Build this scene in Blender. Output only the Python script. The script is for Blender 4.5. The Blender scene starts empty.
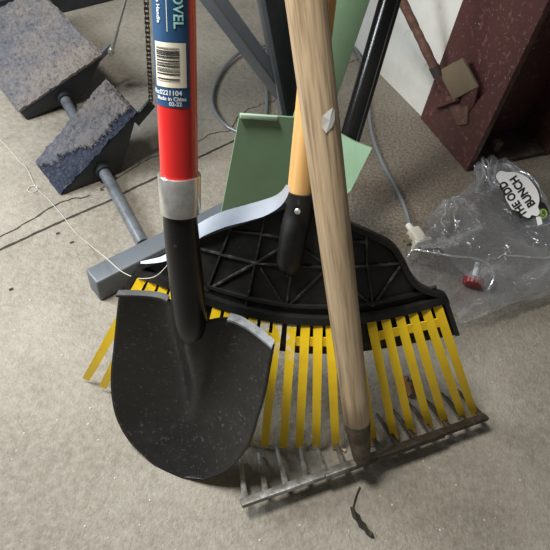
import bpy, bmesh, math, random
from mathutils import Vector as V, Matrix, noise
random.seed(7)
C = bpy.context.scene.collection

# ------------------------------------------------------------------ camera
PITCH, ROLL, H, F = math.radians(51), math.radians(9), .8, 550.0
fwd = V((0, math.cos(PITCH), -math.sin(PITCH)))
up0 = V((0, math.sin(PITCH), math.cos(PITCH)))
rt0 = V((1, 0, 0))
UP = math.cos(ROLL) * up0 - math.sin(ROLL) * rt0
RT = math.cos(ROLL) * rt0 + math.sin(ROLL) * up0
EYE = V((0, 0, H))
cd = bpy.data.cameras.new('camera'); cam = bpy.data.objects.new('camera', cd); C.objects.link(cam)
cd.sensor_width = 36; cd.lens = 36; cd.clip_start = .02
cam.matrix_world = Matrix(((RT.x, UP.x, -fwd.x, EYE.x), (RT.y, UP.y, -fwd.y, EYE.y), (RT.z, UP.z, -fwd.z, EYE.z), (0, 0, 0, 1)))
bpy.context.scene.camera = cam

# survey helpers: turn a sighting in the photograph into a place in the room
def ray(x, y): return fwd + RT * ((x - 275) / F) - UP * ((y - 275) / F)
def P(x, y, z=0.0):
    d = ray(x, y); return EYE + d * ((z - H) / d.z)
def Q(x, y, t): return EYE + ray(x, y) * t
def PL(x, y, p, n):
    d = ray(x, y); return EYE + d * ((p - EYE).dot(n) / d.dot(n))
def proj(p):
    r = p - EYE; t = r.dot(fwd); return 275 + F * r.dot(RT) / t, 275 - F * r.dot(UP) / t, t
def lerp(a, b, t): return a + (b - a) * t
def sm(a, b, x):
    t = max(0, min(1, (x - a) / (b - a))); return t * t * (3 - 2 * t)

# ------------------------------------------------------------------ materials
def mat(name, col, rough=.5, metal=0.0, noise_cols=None, scale=20, bump=0.0, bscale=60, spec=.5, detail=6, lo=.4, hi=.65, coat=0.0):
    m = bpy.data.materials.new(name); m.use_nodes = True
    nt = m.node_tree; N = nt.nodes; L = nt.links; b = N['Principled BSDF']
    b.inputs['Base Color'].default_value = (*col, 1); b.inputs['Roughness'].default_value = rough
    b.inputs['Metallic'].default_value = metal; b.inputs['Specular IOR Level'].default_value = spec
    b.inputs['Coat Weight'].default_value = coat
    tc = N.new('ShaderNodeTexCoord')
    last = None
    for i, nc in enumerate(noise_cols or []):
        c2, sc, lo_, hi_ = (nc + (scale, lo, hi)[len(nc) - 1:]) if len(nc) < 4 else nc
        n = N.new('ShaderNodeTexNoise'); n.inputs['Scale'].default_value = sc; n.inputs['Detail'].default_value = detail
        n.inputs['Roughness'].default_value = .62
        mp = N.new('ShaderNodeMapping'); mp.inputs['Location'].default_value = (i * 3.1, i * 1.7, i * .9)
        L.new(tc.outputs['Object'], mp.inputs['Vector']); L.new(mp.outputs['Vector'], n.inputs['Vector'])
        r = N.new('ShaderNodeMapRange'); r.inputs['From Min'].default_value = lo_; r.inputs['From Max'].default_value = hi_
        L.new(n.outputs['Fac'], r.inputs['Value'])
        mx = N.new('ShaderNodeMix'); mx.data_type = 'RGBA'
        if last is None: mx.inputs['A'].default_value = (*col, 1)
        else: L.new(last, mx.inputs['A'])
        mx.inputs['B'].default_value = (*c2, 1); L.new(r.outputs['Result'], mx.inputs['Factor'])
        last = mx.outputs['Result']
    if last is not None: L.new(last, b.inputs['Base Color'])
    if bump:
        n = N.new('ShaderNodeTexNoise'); n.inputs['Scale'].default_value = bscale; n.inputs['Detail'].default_value = 5
        L.new(tc.outputs['Object'], n.inputs['Vector'])
        bp = N.new('ShaderNodeBump'); bp.inputs['Strength'].default_value = bump; bp.inputs['Distance'].default_value = .004
        L.new(n.outputs['Fac'], bp.inputs['Height']); L.new(bp.outputs['Normal'], b.inputs['Normal'])
    return m

def wood(name, a, b_, c_, axis, scale=60, stretch=14):
    """wood with grain running along `axis` (world direction)"""
    m = bpy.data.materials.new(name); m.use_nodes = True
    nt = m.node_tree; N = nt.nodes; L = nt.links; b = N['Principled BSDF']; b.inputs['Roughness'].default_value = .62
    b.inputs['Specular IOR Level'].default_value = .3
    tc = N.new('ShaderNodeTexCoord'); mp = N.new('ShaderNodeMapping')
    q = V((0, 0, 1)).rotation_difference(axis.normalized()).inverted().to_euler()
    mp.inputs['Rotation'].default_value = q
    mp2 = N.new('ShaderNodeMapping'); mp2.inputs['Scale'].default_value = (1, 1, 1 / stretch)
    L.new(tc.outputs['Object'], mp.inputs['Vector']); L.new(mp.outputs['Vector'], mp2.inputs['Vector'])
    n = N.new('ShaderNodeTexNoise'); n.inputs['Scale'].default_value = scale * 4; n.inputs['Detail'].default_value = 8
    n2 = N.new('ShaderNodeTexNoise'); n2.inputs['Scale'].default_value = scale; n2.inputs['Detail'].default_value = 4
    for k in (n, n2): L.new(mp2.outputs['Vector'], k.inputs['Vector'])
    cr = N.new('ShaderNodeValToRGB'); e = cr.color_ramp.elements
    e[0].position = .3; e[0].color = (*c_, 1); e[1].position = .7; e[1].color = (*a, 1)
    k = e.new(.48); k.color = (*b_, 1)
    ad = N.new('ShaderNodeMath'); ad.operation = 'ADD'; mu = N.new('ShaderNodeMath'); mu.operation = 'MULTIPLY'; mu.inputs[1].default_value = .5
    L.new(n.outputs['Fac'], ad.inputs[0]); L.new(n2.outputs['Fac'], ad.inputs[1]); L.new(ad.outputs[0], mu.inputs[0])
    L.new(mu.outputs[0], cr.inputs['Fac']); L.new(cr.outputs['Color'], b.inputs['Base Color'])
    bp = N.new('ShaderNodeBump'); bp.inputs['Strength'].default_value = .25; bp.inputs['Distance'].default_value = .002
    L.new(n.outputs['Fac'], bp.inputs['Height']); L.new(bp.outputs['Normal'], b.inputs['Normal'])
    return m

# ------------------------------------------------------------------ mesh helpers
def obj(name, bm, m, parent=None, base=None, smooth=True, recalc=True):
    """link a bmesh (world coordinates) as one object with its origin at `base`"""
    if base is None:
        r = parent
        while r is not None and r.parent: r = r.parent
        base = r.location.copy() if r else V((0, 0, 0))
    if recalc: bmesh.ops.recalc_face_normals(bm, faces=bm.faces)
    for v in bm.verts: v.co -= base
    me = bpy.data.meshes.new(name); bm.to_mesh(me); bm.free()
    for p in me.polygons: p.use_smooth = smooth
    if smooth:
        try: me.set_sharp_from_angle(angle=math.radians(38))
        except Exception: pass
    for k in (m if isinstance(m, (list, tuple)) else [m]): me.materials.append(k)
    o = bpy.data.objects.new(name, me); C.objects.link(o)
    if parent: o.parent = parent
    else: o.location = base
    return o
def tag(o, label, cat, group=None):
    o['label'] = label; o['category'] = cat
    if group: o['group'] = group
    return o
def thing(name, label, cat, loc):
    o = bpy.data.objects.new(name, None); C.objects.link(o); o.location = loc; o.empty_display_size = .05
    return tag(o, label, cat)

def catmull(pts, n=8):
    out = []
    for i in range(len(pts) - 1):
        p0 = pts[max(i - 1, 0)]; p1 = pts[i]; p2 = pts[i + 1]; p3 = pts[min(i + 2, len(pts) - 1)]
        for k in range(n):
            t = k / n
            out.append(.5 * ((2 * p1) + (p2 - p0) * t + (2 * p0 - 5 * p1 + 4 * p2 - p3) * t * t + (3 * p1 - p0 - 3 * p2 + p3) * t ** 3))
    out.append(pts[-1].copy()); return out

def tube(bm, pts, r, n=24, caps=True, closed=False):
    R_ = r if isinstance(r, (list, tuple)) else [r] * len(pts)
    rings = []; prev = None
    for i, p in enumerate(pts):
        d = (pts[min(i + 1, len(pts) - 1)] - pts[max(i - 1, 0)]).normalized()
        if prev is None:
            a = V((1, 0, 0)) if abs(d.x) < .8 else V((0, 1, 0)); u = (a - d * a.dot(d)).normalized()
        else: u = (prev - d * prev.dot(d)).normalized()
        prev = u; w = d.cross(u)
        rings.append([bm.verts.new(p + (u * math.cos(2 * math.pi * k / n) + w * math.sin(2 * math.pi * k / n)) * R_[i]) for k in range(n)])
    for a, b in zip(rings, rings[1:]):
        for k in range(n): bm.faces.new((a[k], a[(k + 1) % n], b[(k + 1) % n], b[k]))
    if caps: bm.faces.new(rings[0]); bm.faces.new(rings[-1])
    return rings

def box(bm, c, ax, size, bev=0.0, seg=2):
    """box centred at c, ax = three unit axes, size = full sizes"""
    b2 = bmesh.new(); bmesh.ops.create_cube(b2, size=1)
    for v in b2.verts: v.co = V((v.co.x * size[0], v.co.y * size[1], v.co.z * size[2]))
    if bev: bmesh.ops.bevel(b2, geom=b2.edges[:], offset=bev, segments=seg, affect='EDGES', profile=.5)
    mp = {}
    for v in b2.verts: mp[v] = bm.verts.new(c + ax[0] * v.co.x + ax[1] * v.co.y + ax[2] * v.co.z)
    for f in b2.faces: bm.faces.new([mp[v] for v in f.verts])
    b2.free()
def bar(bm, a, b, side, w, t, bev=.0, seg=2):
    """rectangular bar from a to b; `side` = direction of its width w; thickness t"""
    d = (b - a); L_ = d.length; d.normalize(); s = (side - d * side.dot(d)).normalized(); n = d.cross(s)
    box(bm, (a + b) / 2, (s, n, d), (w, t, L_), bev, seg)
def prism(bm, poly, ext, bev=0.0):
    a = [bm.verts.new(p) for p in poly]; b = [bm.verts.new(p + ext) for p in poly]; n = len(poly)
    fs = [bm.faces.new(a), bm.faces.new(b[::-1])]
    for k in range(n): fs.append(bm.faces.new((a[k], a[(k + 1) % n], b[(k + 1) % n], b[k])))
    if bev:
        es = {e for f in fs for e in f.edges}
        bmesh.ops.recalc_face_normals(bm, faces=fs)
        bmesh.ops.bevel(bm, geom=list(es), offset=bev, segments=2, affect='EDGES', profile=.5)
def ribbon(bm, pts, sides, nrm, th):
    """flat strip with thickness: centre points, half-width vectors, normals"""
    rows = []
    for p, s, n in zip(pts, sides, nrm):
        rows.append([bm.verts.new(p - s), bm.verts.new(p + s), bm.verts.new(p + s + n * th), bm.verts.new(p - s + n * th)])
    for a, b in zip(rows, rows[1:]):
        for k in range(4): bm.faces.new((a[k], a[(k + 1) % 4], b[(k + 1) % 4], b[k]))
    bm.faces.new(rows[0]); bm.faces.new(rows[-1])
def text_mesh(s, size, bold=0.0):
    cu = bpy.data.curves.new('lettering', 'FONT'); cu.body = s; cu.size = size; cu.resolution_u = 6; cu.offset = bold
    o = bpy.data.objects.new('lettering', cu); C.objects.link(o)
    me = bpy.data.meshes.new_from_object(o)
    bpy.data.objects.remove(o); bpy.data.curves.remove(cu)
    bm = bmesh.new(); bm.from_mesh(me); bpy.data.meshes.remove(me)
    bmesh.ops.subdivide_edges(bm, edges=[e for e in bm.edges if e.calc_length() > size * .3], cuts=1)
    return bm
def merge(dst, src):
    mp = {v: dst.verts.new(v.co) for v in src.verts}
    for f in src.faces:
        try: dst.faces.new([mp[v] for v in f.verts])
        except ValueError: pass
    src.free()

X, Y, Z = V((1, 0, 0)), V((0, 1, 0)), V((0, 0, 1))

# ================================================================== FLOOR
fm = bpy.data.materials.new('concrete'); fm.use_nodes = True
N = fm.node_tree.nodes; L = fm.node_tree.links; b = N['Principled BSDF']
tc = N.new('ShaderNodeTexCoord')
def nz(scale, detail=6, rough=.6, loc=(0, 0, 0)):
    mp = N.new('ShaderNodeMapping'); mp.inputs['Location'].default_value = loc; L.new(tc.outputs['Object'], mp.inputs['Vector'])
    n = N.new('ShaderNodeTexNoise'); n.inputs['Scale'].default_value = scale; n.inputs['Detail'].default_value = detail
    n.inputs['Roughness'].default_value = rough; L.new(mp.outputs['Vector'], n.inputs['Vector']); return n.outputs['Fac']
def mr(v, a, b_, c=0, d=1):
    r = N.new('ShaderNodeMapRange'); r.inputs['From Min'].default_value = a; r.inputs['From Max'].default_value = b_
    r.inputs['To Min'].default_value = c; r.inputs['To Max'].default_value = d; L.new(v, r.inputs['Value']); return r.outputs['Result']
def mixc(f, a, b_):
    m = N.new('ShaderNodeMix'); m.data_type = 'RGBA'; L.new(f, m.inputs['Factor'])
    for k, v in (('A', a), ('B', b_)):
        if isinstance(v, tuple): m.inputs[k].default_value = (*v, 1)
        else: L.new(v, m.inputs[k])
    return m.outputs['Result']
c = mixc(mr(nz(3.2, 5, .55), .35, .68), (.288, .262, .216), (.163, .143, .108))
c = mixc(mr(nz(14, 8, .7, (4, 1, 0)), .46, .74, 0, .7), c, (.155, .136, .105))
c = mixc(mr(nz(90, 4, .7, (1, 2, 0)), .35, .75, 0, .5), c, (.44, .42, .38))
c = mixc(mr(nz(420, 2, .5), .62, .72, 0, .55), c, (.12, .11, .09))
# the roughened, oil-stained patch near the column
sp = N.new('ShaderNodeVectorMath'); sp.operation = 'DISTANCE'; sp.inputs[1].default_value = (.30, 1.0, 0); L.new(tc.outputs['Object'], sp.inputs[0])
ad = N.new('ShaderNodeMath'); ad.operation = 'ADD'; L.new(sp.outputs['Value'], ad.inputs[0]); L.new(mr(nz(9, 6), 0, 1, -.15, .15), ad.inputs[1])
patch = mr(ad.outputs[0], .22, .58, .92, 0)
c = mixc(patch, c, mixc(mr(nz(160, 3, .6), .38, .62), (.10, .08, .06), (.21, .18, .142)))
L.new(c, b.inputs['Base Color']); b.inputs['Roughness'].default_value = .62; b.inputs['Specular IOR Level'].default_value = .35
bp = N.new('ShaderNodeBump'); bp.inputs['Strength'].default_value = .6; bp.inputs['Distance'].default_value = .003
hs = N.new('ShaderNodeMath'); hs.operation = 'ADD'; L.new(nz(220, 4, .6), hs.inputs[0]); L.new(nz(40, 5), hs.inputs[1])
L.new(hs.outputs[0], bp.inputs['Height']); L.new(bp.outputs['Normal'], b.inputs['Normal'])
crack_m = mat('crack_dirt', (.03, .026, .02), .9, bump=.3)

bm = bmesh.new()
vs = [bm.verts.new(p) for p in (V((-3, -1.5, 0)), V((3.2, -1.5, 0)), V((3.2, 4, 0)), V((-3, 4, 0)))]
top = bm.faces.new(vs)
r = bmesh.ops.extrude_face_region(bm, geom=[top])
for e in r['geom']:
    if isinstance(e, bmesh.types.BMVert): e.co.z = -.08
def crack(pts, w, jit=.0018, wob=.25):
    path = []
    for a, b_ in zip(pts, pts[1:]):
        n = max(3, int((b_ - a).length / .008))
        path += [lerp(a, b_, k / n) for k in range(n)]
    path.append(pts[-1]); prev = None
    for i, p in enumerate(path):
        d = (path[min(i + 1, len(path) - 1)] - path[max(i - 1, 0)]).normalized(); s = V((-d.y, d.x, 0))
        c0 = p + s * (noise.noise(p * 60) * jit * 2); ww = w * (1 + wob * 2 * noise.noise(p * 140)) / 2
        q = (bm.verts.new((c0 - s * ww).to_3d() + Z * .0006), bm.verts.new((c0 + s * ww).to_3d() + Z * .0006))
        if prev: f = bm.faces.new((prev[0], q[0], q[1], prev[1])); f.material_index = 1
        prev = q
crack([P(*q) for q in ((-60, 277), (0, 250), (30, 236), (60, 222), (111, 200), (134, 188), (158, 177), (200, 157), (240, 138), (300, 106), (340, 84))], .005, .0006)
crack([P(*q) for q in ((-30, 252), (0, 237), (18, 228), (35, 218), (50, 208), (60, 203), (72, 199), (90, 196))], .003, .002, .4)
crack([P(*q) for q in ((100, 189), (124, 174), (140, 164), (154, 157), (175, 150), (196, 143), (211, 134), (230, 131), (238, 117), (249, 109), (279, 99), (300, 96))], .0022, .002, .45)
crack([P(*q) for q in ((300, 83), (318, 71), (340, 66), (366, 57))], .0022, .003, .4)
for (x, y) in ((46, 228), (70, 243), (9, 290), (6, 38), (56, 234), (100, 190)):
    p = P(x, y); crack([p, p + V((.006, .004, 0))], .005)
fo = obj('floor', bm, [fm, crack_m], smooth=False, recalc=False); fo['kind'] = 'structure'

# ================================================================== DIGGING SHOVEL
black_steel = mat('black_painted_steel', (.007, .007, .0075), .34, 0, [((.022, .0215, .021), 9, .45, .75), ((.10, .097, .09), 190, .585, .76)], bump=.12, bscale=70, spec=.45)
black_steel_clean = mat('black_painted_socket', (.007, .007, .0075), .34, 0, [((.10, .10, .095), 120, .70, .80)], spec=.4)
worn_steel = mat('worn_bare_steel', (.24, .26, .29), .5, .4, [((.10, .11, .12), 70, .45, .7)])
dull_steel = mat('worn_black_edge', (.025, .027, .029), .5, .2, [((.08, .085, .09), 60, .5, .7)])
red_fg = mat('red_fibreglass', (.62, .022, .02), .28, 0, [((.72, .12, .10), 60, .70, .8)], spec=.5, coat=.3)
zinc = mat('brushed_zinc', (.72, .71, .67), .28, .8, [((.42, .41, .39), 55, .4, .7)])
label_blue = mat('label_blue', (.022, .075, .17), .4, 0)
label_cream = mat('label_cream', (.78, .72, .58), .5, 0)
label_white = mat('label_white', (.78, .80, .80), .5, 0)
label_mint = mat('label_mint', (.36, .72, .66), .45, 0)
ink = mat('black_ink', (.02, .02, .02), .6, 0)

tip = P(203, 478, .022)
H1 = Q(180, 196, .535); H0 = Q(174, 0, .448)          # two points on the handle axis
hdir = (H0 - H1).normalized()
bd = (H1 - tip); bd = V((-.09, .33, .94)).normalized()  # blade long axis
psi = math.radians(16)
bc = V((math.cos(psi), -math.sin(psi), 0)); bc = (bc - bd * bc.dot(bd)).normalized()
bn = bc.cross(bd)                                       # towards the viewer
def loc2(px, py):
    p = PL(px, py, tip, bn) - tip; return p.dot(bc), p.dot(bd)
left = [loc2(*q) for q in ((203, 479), (190, 478), (178, 476), (156, 466), (143, 455), (130, 442), (120, 426), (114, 410), (111, 390), (111, 370), (113, 350), (117, 310), (119, 294))]
right = [loc2(*q) for q in ((203, 479), (216, 475), (230, 468), (246, 450), (254, 432), (258, 418), (263, 402), (266, 390), (270, 368), (274, 345))]
b_top = (left[-1][1] + right[-1][1]) / 2
def rail(tab, n=200):     # even steps along one side of the outline
    q = catmull([V((a, b_, 0)) for a, b_ in tab], 12); d = [0]
    for a, b_ in zip(q, q[1:]): d.append(d[-1] + (b_ - a).length)
    out = []; i = 0
    for k in range(n + 1):
        t = d[-1] * k / n
        while i < len(d) - 2 and d[i + 1] < t: i += 1
        out.append(q[i].lerp(q[i + 1], (t - d[i]) / max(1e-9, d[i + 1] - d[i])))
    return out
b_top = (left[-1][1] + right[-1][1]) / 2
left, right = rail(left), rail(right)
def side_pt(tab, v): return tab[min(200, max(0, round(v * 200)))]
s_root = thing('digging_shovel', 'round-point digging shovel with scuffed black blade and red handle', 'shovel', tip.copy())
ac = (left[-1].x + right[-1].x) / 2; half_w = (right[-1].x - left[-1].x) / 2
a_sock = (PL(190, 300, tip, bn) - tip).dot(bc)
DISH = .030
def blade_pt(u, v):
    lo, ro = side_pt(left, v), side_pt(right, v)
    al, ar = lo.x, ro.x; a = lerp(al, ar, (u + 1) / 2); q = lerp(lo.y, ro.y, (u + 1) / 2)
    amid = lerp((al + ar) / 2, a_sock, sm(.2, .9, v))
    dish = -DISH * (1 - u * u) * sm(-.05, .55, v)
    wdt = lerp(.009, .027, sm(.35, 1, v))
    frog = lerp(0, .040, sm(.36, .98, v)) * math.exp(-((a - amid) / wdt) ** 2)
    curl = 0
    return tip + bc * a + bd * q + bn * (dish + frog + curl)
bm = bmesh.new(); NU, NV = 56, 100
g = [[bm.verts.new(blade_pt(-1 + 2 * i / NU, (j / NV) ** 1.0)) for i in range(NU + 1)] for j in range(NV + 1)]
for j in range(NV):
    for i in range(NU): bm.faces.new((g[j][i], g[j][i + 1], g[j + 1][i + 1], g[j + 1][i]))
bmesh.ops.remove_doubles(bm, verts=bm.verts, dist=.0002)
blade = obj('blade', bm, black_steel, s_root)
md = blade.modifiers.new('Solidify', 'SOLIDIFY'); md.thickness = .0022; md.offset = 0
# turned steps on the two shoulders
for u0, u1 in ((-1, -.42), (.36, 1)):
    bm = bmesh.new(); pts, sd, nr = [], [], []
    for k in range(13):
        u = lerp(u0, u1, k / 12); p = blade_pt(u, 1.0)
        pts.append(p + bn * .003 + bd * .001); sd.append((bn * (.0045 if u0 > 0 else .0032) - bd * .0018)); nr.append(bd)
    ribbon(bm, pts, sd, nr, .0028)
    st = obj('step', bm, worn_steel if u0 > 0 else dull_steel, s_root)
# socket: from the ferrule down, curving into the frog of the blade
c0 = blade_pt((a_sock - ac) / half_w, 1.0)
c_low = blade_pt((a_sock - ac) / half_w, .76)
j0 = H1 - hdir * .035
c_mid = c0 - bn * .009 - bd * .002
pts = catmull([H1 - hdir * .004, j0, lerp(j0, c_mid, .55) - hdir * .0, c_mid, lerp(c_mid, c_low, .5) - bn * .010, c_low - bn * .036], 8)
rr = []
for i, p in enumerate(pts):
    t = i / (len(pts) - 1)
    rr.append(lerp(.0165, .0185, sm(0, .45, t)) * lerp(1, .5, sm(.6, 1, t)))
bm = bmesh.new(); tube(bm, pts, rr, 32); obj('socket', bm, black_steel_clean, s_root)
# zinc ferrule
fa = H1 - hdir * .016; fb = H1 + hdir * .022
bm = bmesh.new()
tube(bm, [fa - hdir * .001, fa, fb, fb + hdir * .0008, fb + hdir * .0008, fb - hdir * .004], [.0190, .0200, .0204, .0198, .0186, .0180], 40, caps=False)
obj('ferrule', bm, zinc, s_root)
# fibreglass handle
RH = .0178
Htop = H1 + hdir * .82
bm = bmesh.new()
tube(bm, [H1, H1 + hdir * .2, Htop - hdir * .01, Htop, Htop + hdir * .004], [RH, RH, RH, RH * .92, RH * .5], 40)
obj('handle', bm, red_fg, s_root)
# wrap label, worked in (angle, height) round the handle
tov = (EYE - H0); tov = (tov - hdir * tov.dot(hdir)).normalized()   # facing side
rgt = hdir.cross(tov) * -1
if rgt.dot(RT) < 0: rgt = -rgt
def wrap(x, s, lift): # x metres round the handle (right +), s metres along from H1
    th = x / RH; return H1 + hdir * s + (tov * math.cos(th) + rgt * math.sin(th)) * (RH + lift)
def s_at(py):
    a, b_ = 0, .7
    for _ in range(40):
        m_ = (a + b_) / 2
        if proj(H1 + hdir * m_ + tov * RH)[1] > py: a = m_
        else: b_ = m_
    return a
def x_at(px, py):
    s = s_at(py); a, b_ = -RH * 1.5, RH * 1.5
    for _ in range(40):
        m_ = (a + b_) / 2
        if proj(wrap(m_, s, 0))[0] < px: a = m_
        else: b_ = m_
    return a
def patch_bm(x0, x1, s0, s1, lift, nx=24, ns=4):
    bm = bmesh.new()
    g = [[bm.verts.new(wrap(lerp(x0, x1, i / nx), lerp(s0, s1, j / ns), lift)) for i in range(nx + 1)] for j in range(ns + 1)]
    for j in range(ns):
        for i in range(nx): bm.faces.new((g[j][i], g[j][i + 1], g[j + 1][i + 1], g[j + 1][i]))
    return bm
sl0 = s_at(108); xr = x_at(189, 50)
sleeve = obj('label_sleeve', patch_bm(xr - RH * 4.6, xr, sl0, sl0 + .26, .0003, 48), label_blue, s_root)
xb0, xb1 = x_at(156.5, 64), x_at(186, 64); sb0, sb1 = s_at(88), s_at(43)
obj('barcode_panel', patch_bm(xb0, xb1, sb0, sb1, .0006), label_cream, sleeve)
bm = bmesh.new(); rnd = random.Random(3); yy = 48.0
xl, xrr = lerp(xb0, xb1, .07), lerp(xb0, xb1, .80)
while yy < 83:
    w = rnd.choice((.5, .5, .7, 1.0, 1.4)); 
    if not 75.5 < yy < 77: merge(bm, patch_bm(xl, xrr if yy < 75 else lerp(xl, xrr, .99), s_at(yy + w), s_at(yy), .0009, 12, 1))
    yy += w + rnd.choice((.5, .6, .9, 1.3))
obj('barcode_bars', bm, ink, sleeve)
def wrap_text(name, s, size, x, sv, mode, m):
    t = text_mesh(s, size, size * .02)
    w = max(v.co.x for v in t.verts)
    for v in t.verts:
        tx, ty = v.co.x, v.co.y
        v.co = wrap(x + ty, sv + (w - tx), .0009) if mode == 'down' else wrap(x + tx, sv + ty, .0009)
    return obj(name, t, m, sleeve, smooth=False, recalc=False)
wrap_text('label_lettering', 'SHOVEL', .0108, x_at(173.5, 15), s_at(28.5), 'down', label_mint)
wrap_text('label_lettering', 'Fibreglass Handle', .0048, x_at(157.3, 12), s_at(24), 'down', label_white)
obj('label_rule', patch_bm(x_at(166.3, 12), x_at(167, 12), s_at(32), sl0 + .25, .0008, 2), label_white, sleeve)
for i, t in enumerate(('No:0221104', 'Made in China', '02-22')):
    wrap_text('label_lettering', t, (.0056, .0046, .0046)[i], x_at((156.5, 158.5, 169)[i], 95), s_at((95.5, 101, 106)[i]), 'flat', label_white)

# ================================================================== BOW RAKE
rust_steel = mat('rusted_galvanised_steel', (.17, .16, .145), .5, .5, [((.50, .53, .56), 18, .42, .58), ((.050, .040, .030), 26, .28, .46), ((.09, .06, .04), 90, .5, .65)], bump=.2, bscale=200)
# zinc survives on the left half of the head, rust has taken the right half
N = rust_steel.node_tree.nodes; L = rust_steel.node_tree.links
mixes = [k for k in N if k.type == 'MIX']; tcn = next(k for k in N if k.type == 'TEX_COORD'); sx = N.new('ShaderNodeSeparateXYZ'); L.new(tcn.outputs['Object'], sx.inputs[0])
for mx, (a_, b_) in zip(mixes, ((.06, -.04), (-.12, .03), (-.1, .1))):
    src = mx.inputs['Factor'].links[0].from_socket; rz = N.new('ShaderNodeMapRange'); rz.inputs['From Min'].default_value = a_; rz.inputs['From Max'].default_value = b_
    L.new(sx.outputs['X'], rz.inputs['Value']); mm = N.new('ShaderNodeMath'); mm.operation = 'MULTIPLY'; L.new(src, mm.inputs[0]); L.new(rz.outputs['Result'], mm.inputs[1]); L.new(mm.outputs[0], mx.inputs['Factor'])
rust_socket = mat('rusty_socket_steel', (.085, .068, .05), .6, .35, [((.18, .15, .115), 40, .45, .7), ((.04, .025, .015), 70, .5, .65)], bump=.2, bscale=220)
ba, bb = P(243, 503, .035), P(485, 417, .035)
bdir = (bb - ba).normalized(); bper = V((-bdir.y, bdir.x, 0))
hr0 = Q(361, 452, .752); hr1 = Q(306, 0, .468)
rdir = (hr1 - hr0).normalized()
r_root = thing('bow_rake', 'steel garden rake with weathered grey wooden handle, teeth pointing back', 'rake', V(((ba + bb) / 2).to_tuple()[:2] + (0,)))
grey_wood = wood('weathered_wood', (.72, .57, .39), (.55, .415, .265), (.24, .165, .10), rdir, 75, 18)
hs = hr0 + rdir * .058
bm = bmesh.new()
tube(bm, [hs, hs + rdir * .003, hs + rdir * .05, hs + rdir * .3, hr1 + rdir * .55, hr1 + rdir * .56], [.0150, .0172, .0174, .0178, .0182, .012], 32)
obj('handle', bm, grey_wood, r_root)
bm = bmesh.new()
tube(bm, [hr0 - rdir * .012, hr0, hr0 + rdir * .03, hs + rdir * .004], [.0115, .0130, .0152, .0176], 28, caps=True)
obj('socket', bm, rust_socket, r_root)
bm = bmesh.new()
dn = (bper * math.cos(.45) - Z * math.sin(.45)).normalized()
bar(bm, ba - bdir * .003, bb + bdir * .003, dn, .013, .007, .002)
bar(bm, lerp(ba, bb, .30) - dn * .006 + Z * .002, lerp(ba, bb, .80) - dn * .006 + Z * .002, dn, .006, .009, .002)
obj('rake_bar', bm, rust_steel, r_root)
NT = 14
for k in range(NT):
    t = (k + .0) / (NT - 1); t = lerp(.008, .992, t)
    p = lerp(ba, bb, t); j = rnd.uniform(-.006, .006)
    left_bend = bdir * (.022 * (1 - t) ** 1.5)
    e = p + dn * .074 + left_bend + bdir * j
    e.z = max(e.z, .006)
    m_ = lerp(p, e, .5) + Z * .001
    pts = catmull([p, m_, e], 5)
    bm = bmesh.new()
    n = len(pts)
    rows = []
    for i, q in enumerate(pts):
        f = i / (n - 1); hw = lerp(.0052, .0022, f ** .7); ht = lerp(.0030, .0020, f)
        d = (pts[min(i + 1, n - 1)] - pts[max(i - 1, 0)]).normalized(); s = bdir; nn = s.cross(d).normalized()
        rows.append([bm.verts.new(q + s * a_ * hw + nn * c_ * ht) for a_, c_ in ((-1, -.5), (-.5, -1), (.5, -1), (1, -.5), (1, .5), (.5, 1), (-.5, 1), (-1, .5))])
    for a_, c_ in zip(rows, rows[1:]):
        for i in range(8): bm.faces.new((a_[i], a_[(i + 1) % 8], c_[(i + 1) % 8], c_[i]))
    bm.faces.new(rows[0]); bm.faces.new(rows[-1])
    obj('tine', bm, rust_steel, r_root)
# torn white price sticker on the handle
tv = (EYE - Q(326, 122, .55)); tv = (tv - rdir * tv.dot(rdir)).normalized(); rv = rdir.cross(tv)
if rv.dot(RT) < 0: rv = -rv
def on_handle(px, py, lift):
    lo, hi = 0, .6
    for _ in range(36):
        m_ = (lo + hi) / 2
        if proj(hr0 + rdir * m_ + tv * .0177)[1] > py: lo = m_
        else: hi = m_
    a_, b_ = -1.6, 1.6; q = hr0 + rdir * lo
    for _ in range(36):
        m_ = (a_ + b_) / 2
        if proj(q + (tv * math.cos(m_) + rv * math.sin(m_)) * .0178)[0] < px: a_ = m_
        else: b_ = m_
    return lo, a_
def sticker_pt(s, th, lift): return hr0 + rdir * s + (tv * math.cos(th) + rv * math.sin(th)) * (.0180 + lift)
cs = [on_handle(*q, 0) for q in ((322.5, 116), (332.0, 110.5), (333.8, 113), (334.3, 123), (332, 129), (326, 134.0), (321.8, 127))]
bm = bmesh.new(); cen = (sum(c_[0] for c_ in cs) / 7, sum(c_[1] for c_ in cs) / 7)
vc = bm.verts.new(sticker_pt(*cen, .0008)); vs = [bm.verts.new(sticker_pt(*c_, .0006)) for c_ in cs]
for i in range(7): bm.faces.new((vc, vs[i], vs[(i + 1) % 7]))
st = obj('price_sticker', bm, mat('white_paper', (.80, .80, .77), .7, 0, [((.45, .45, .44), 500, .62, .7)]), r_root, smooth=False)

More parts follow.
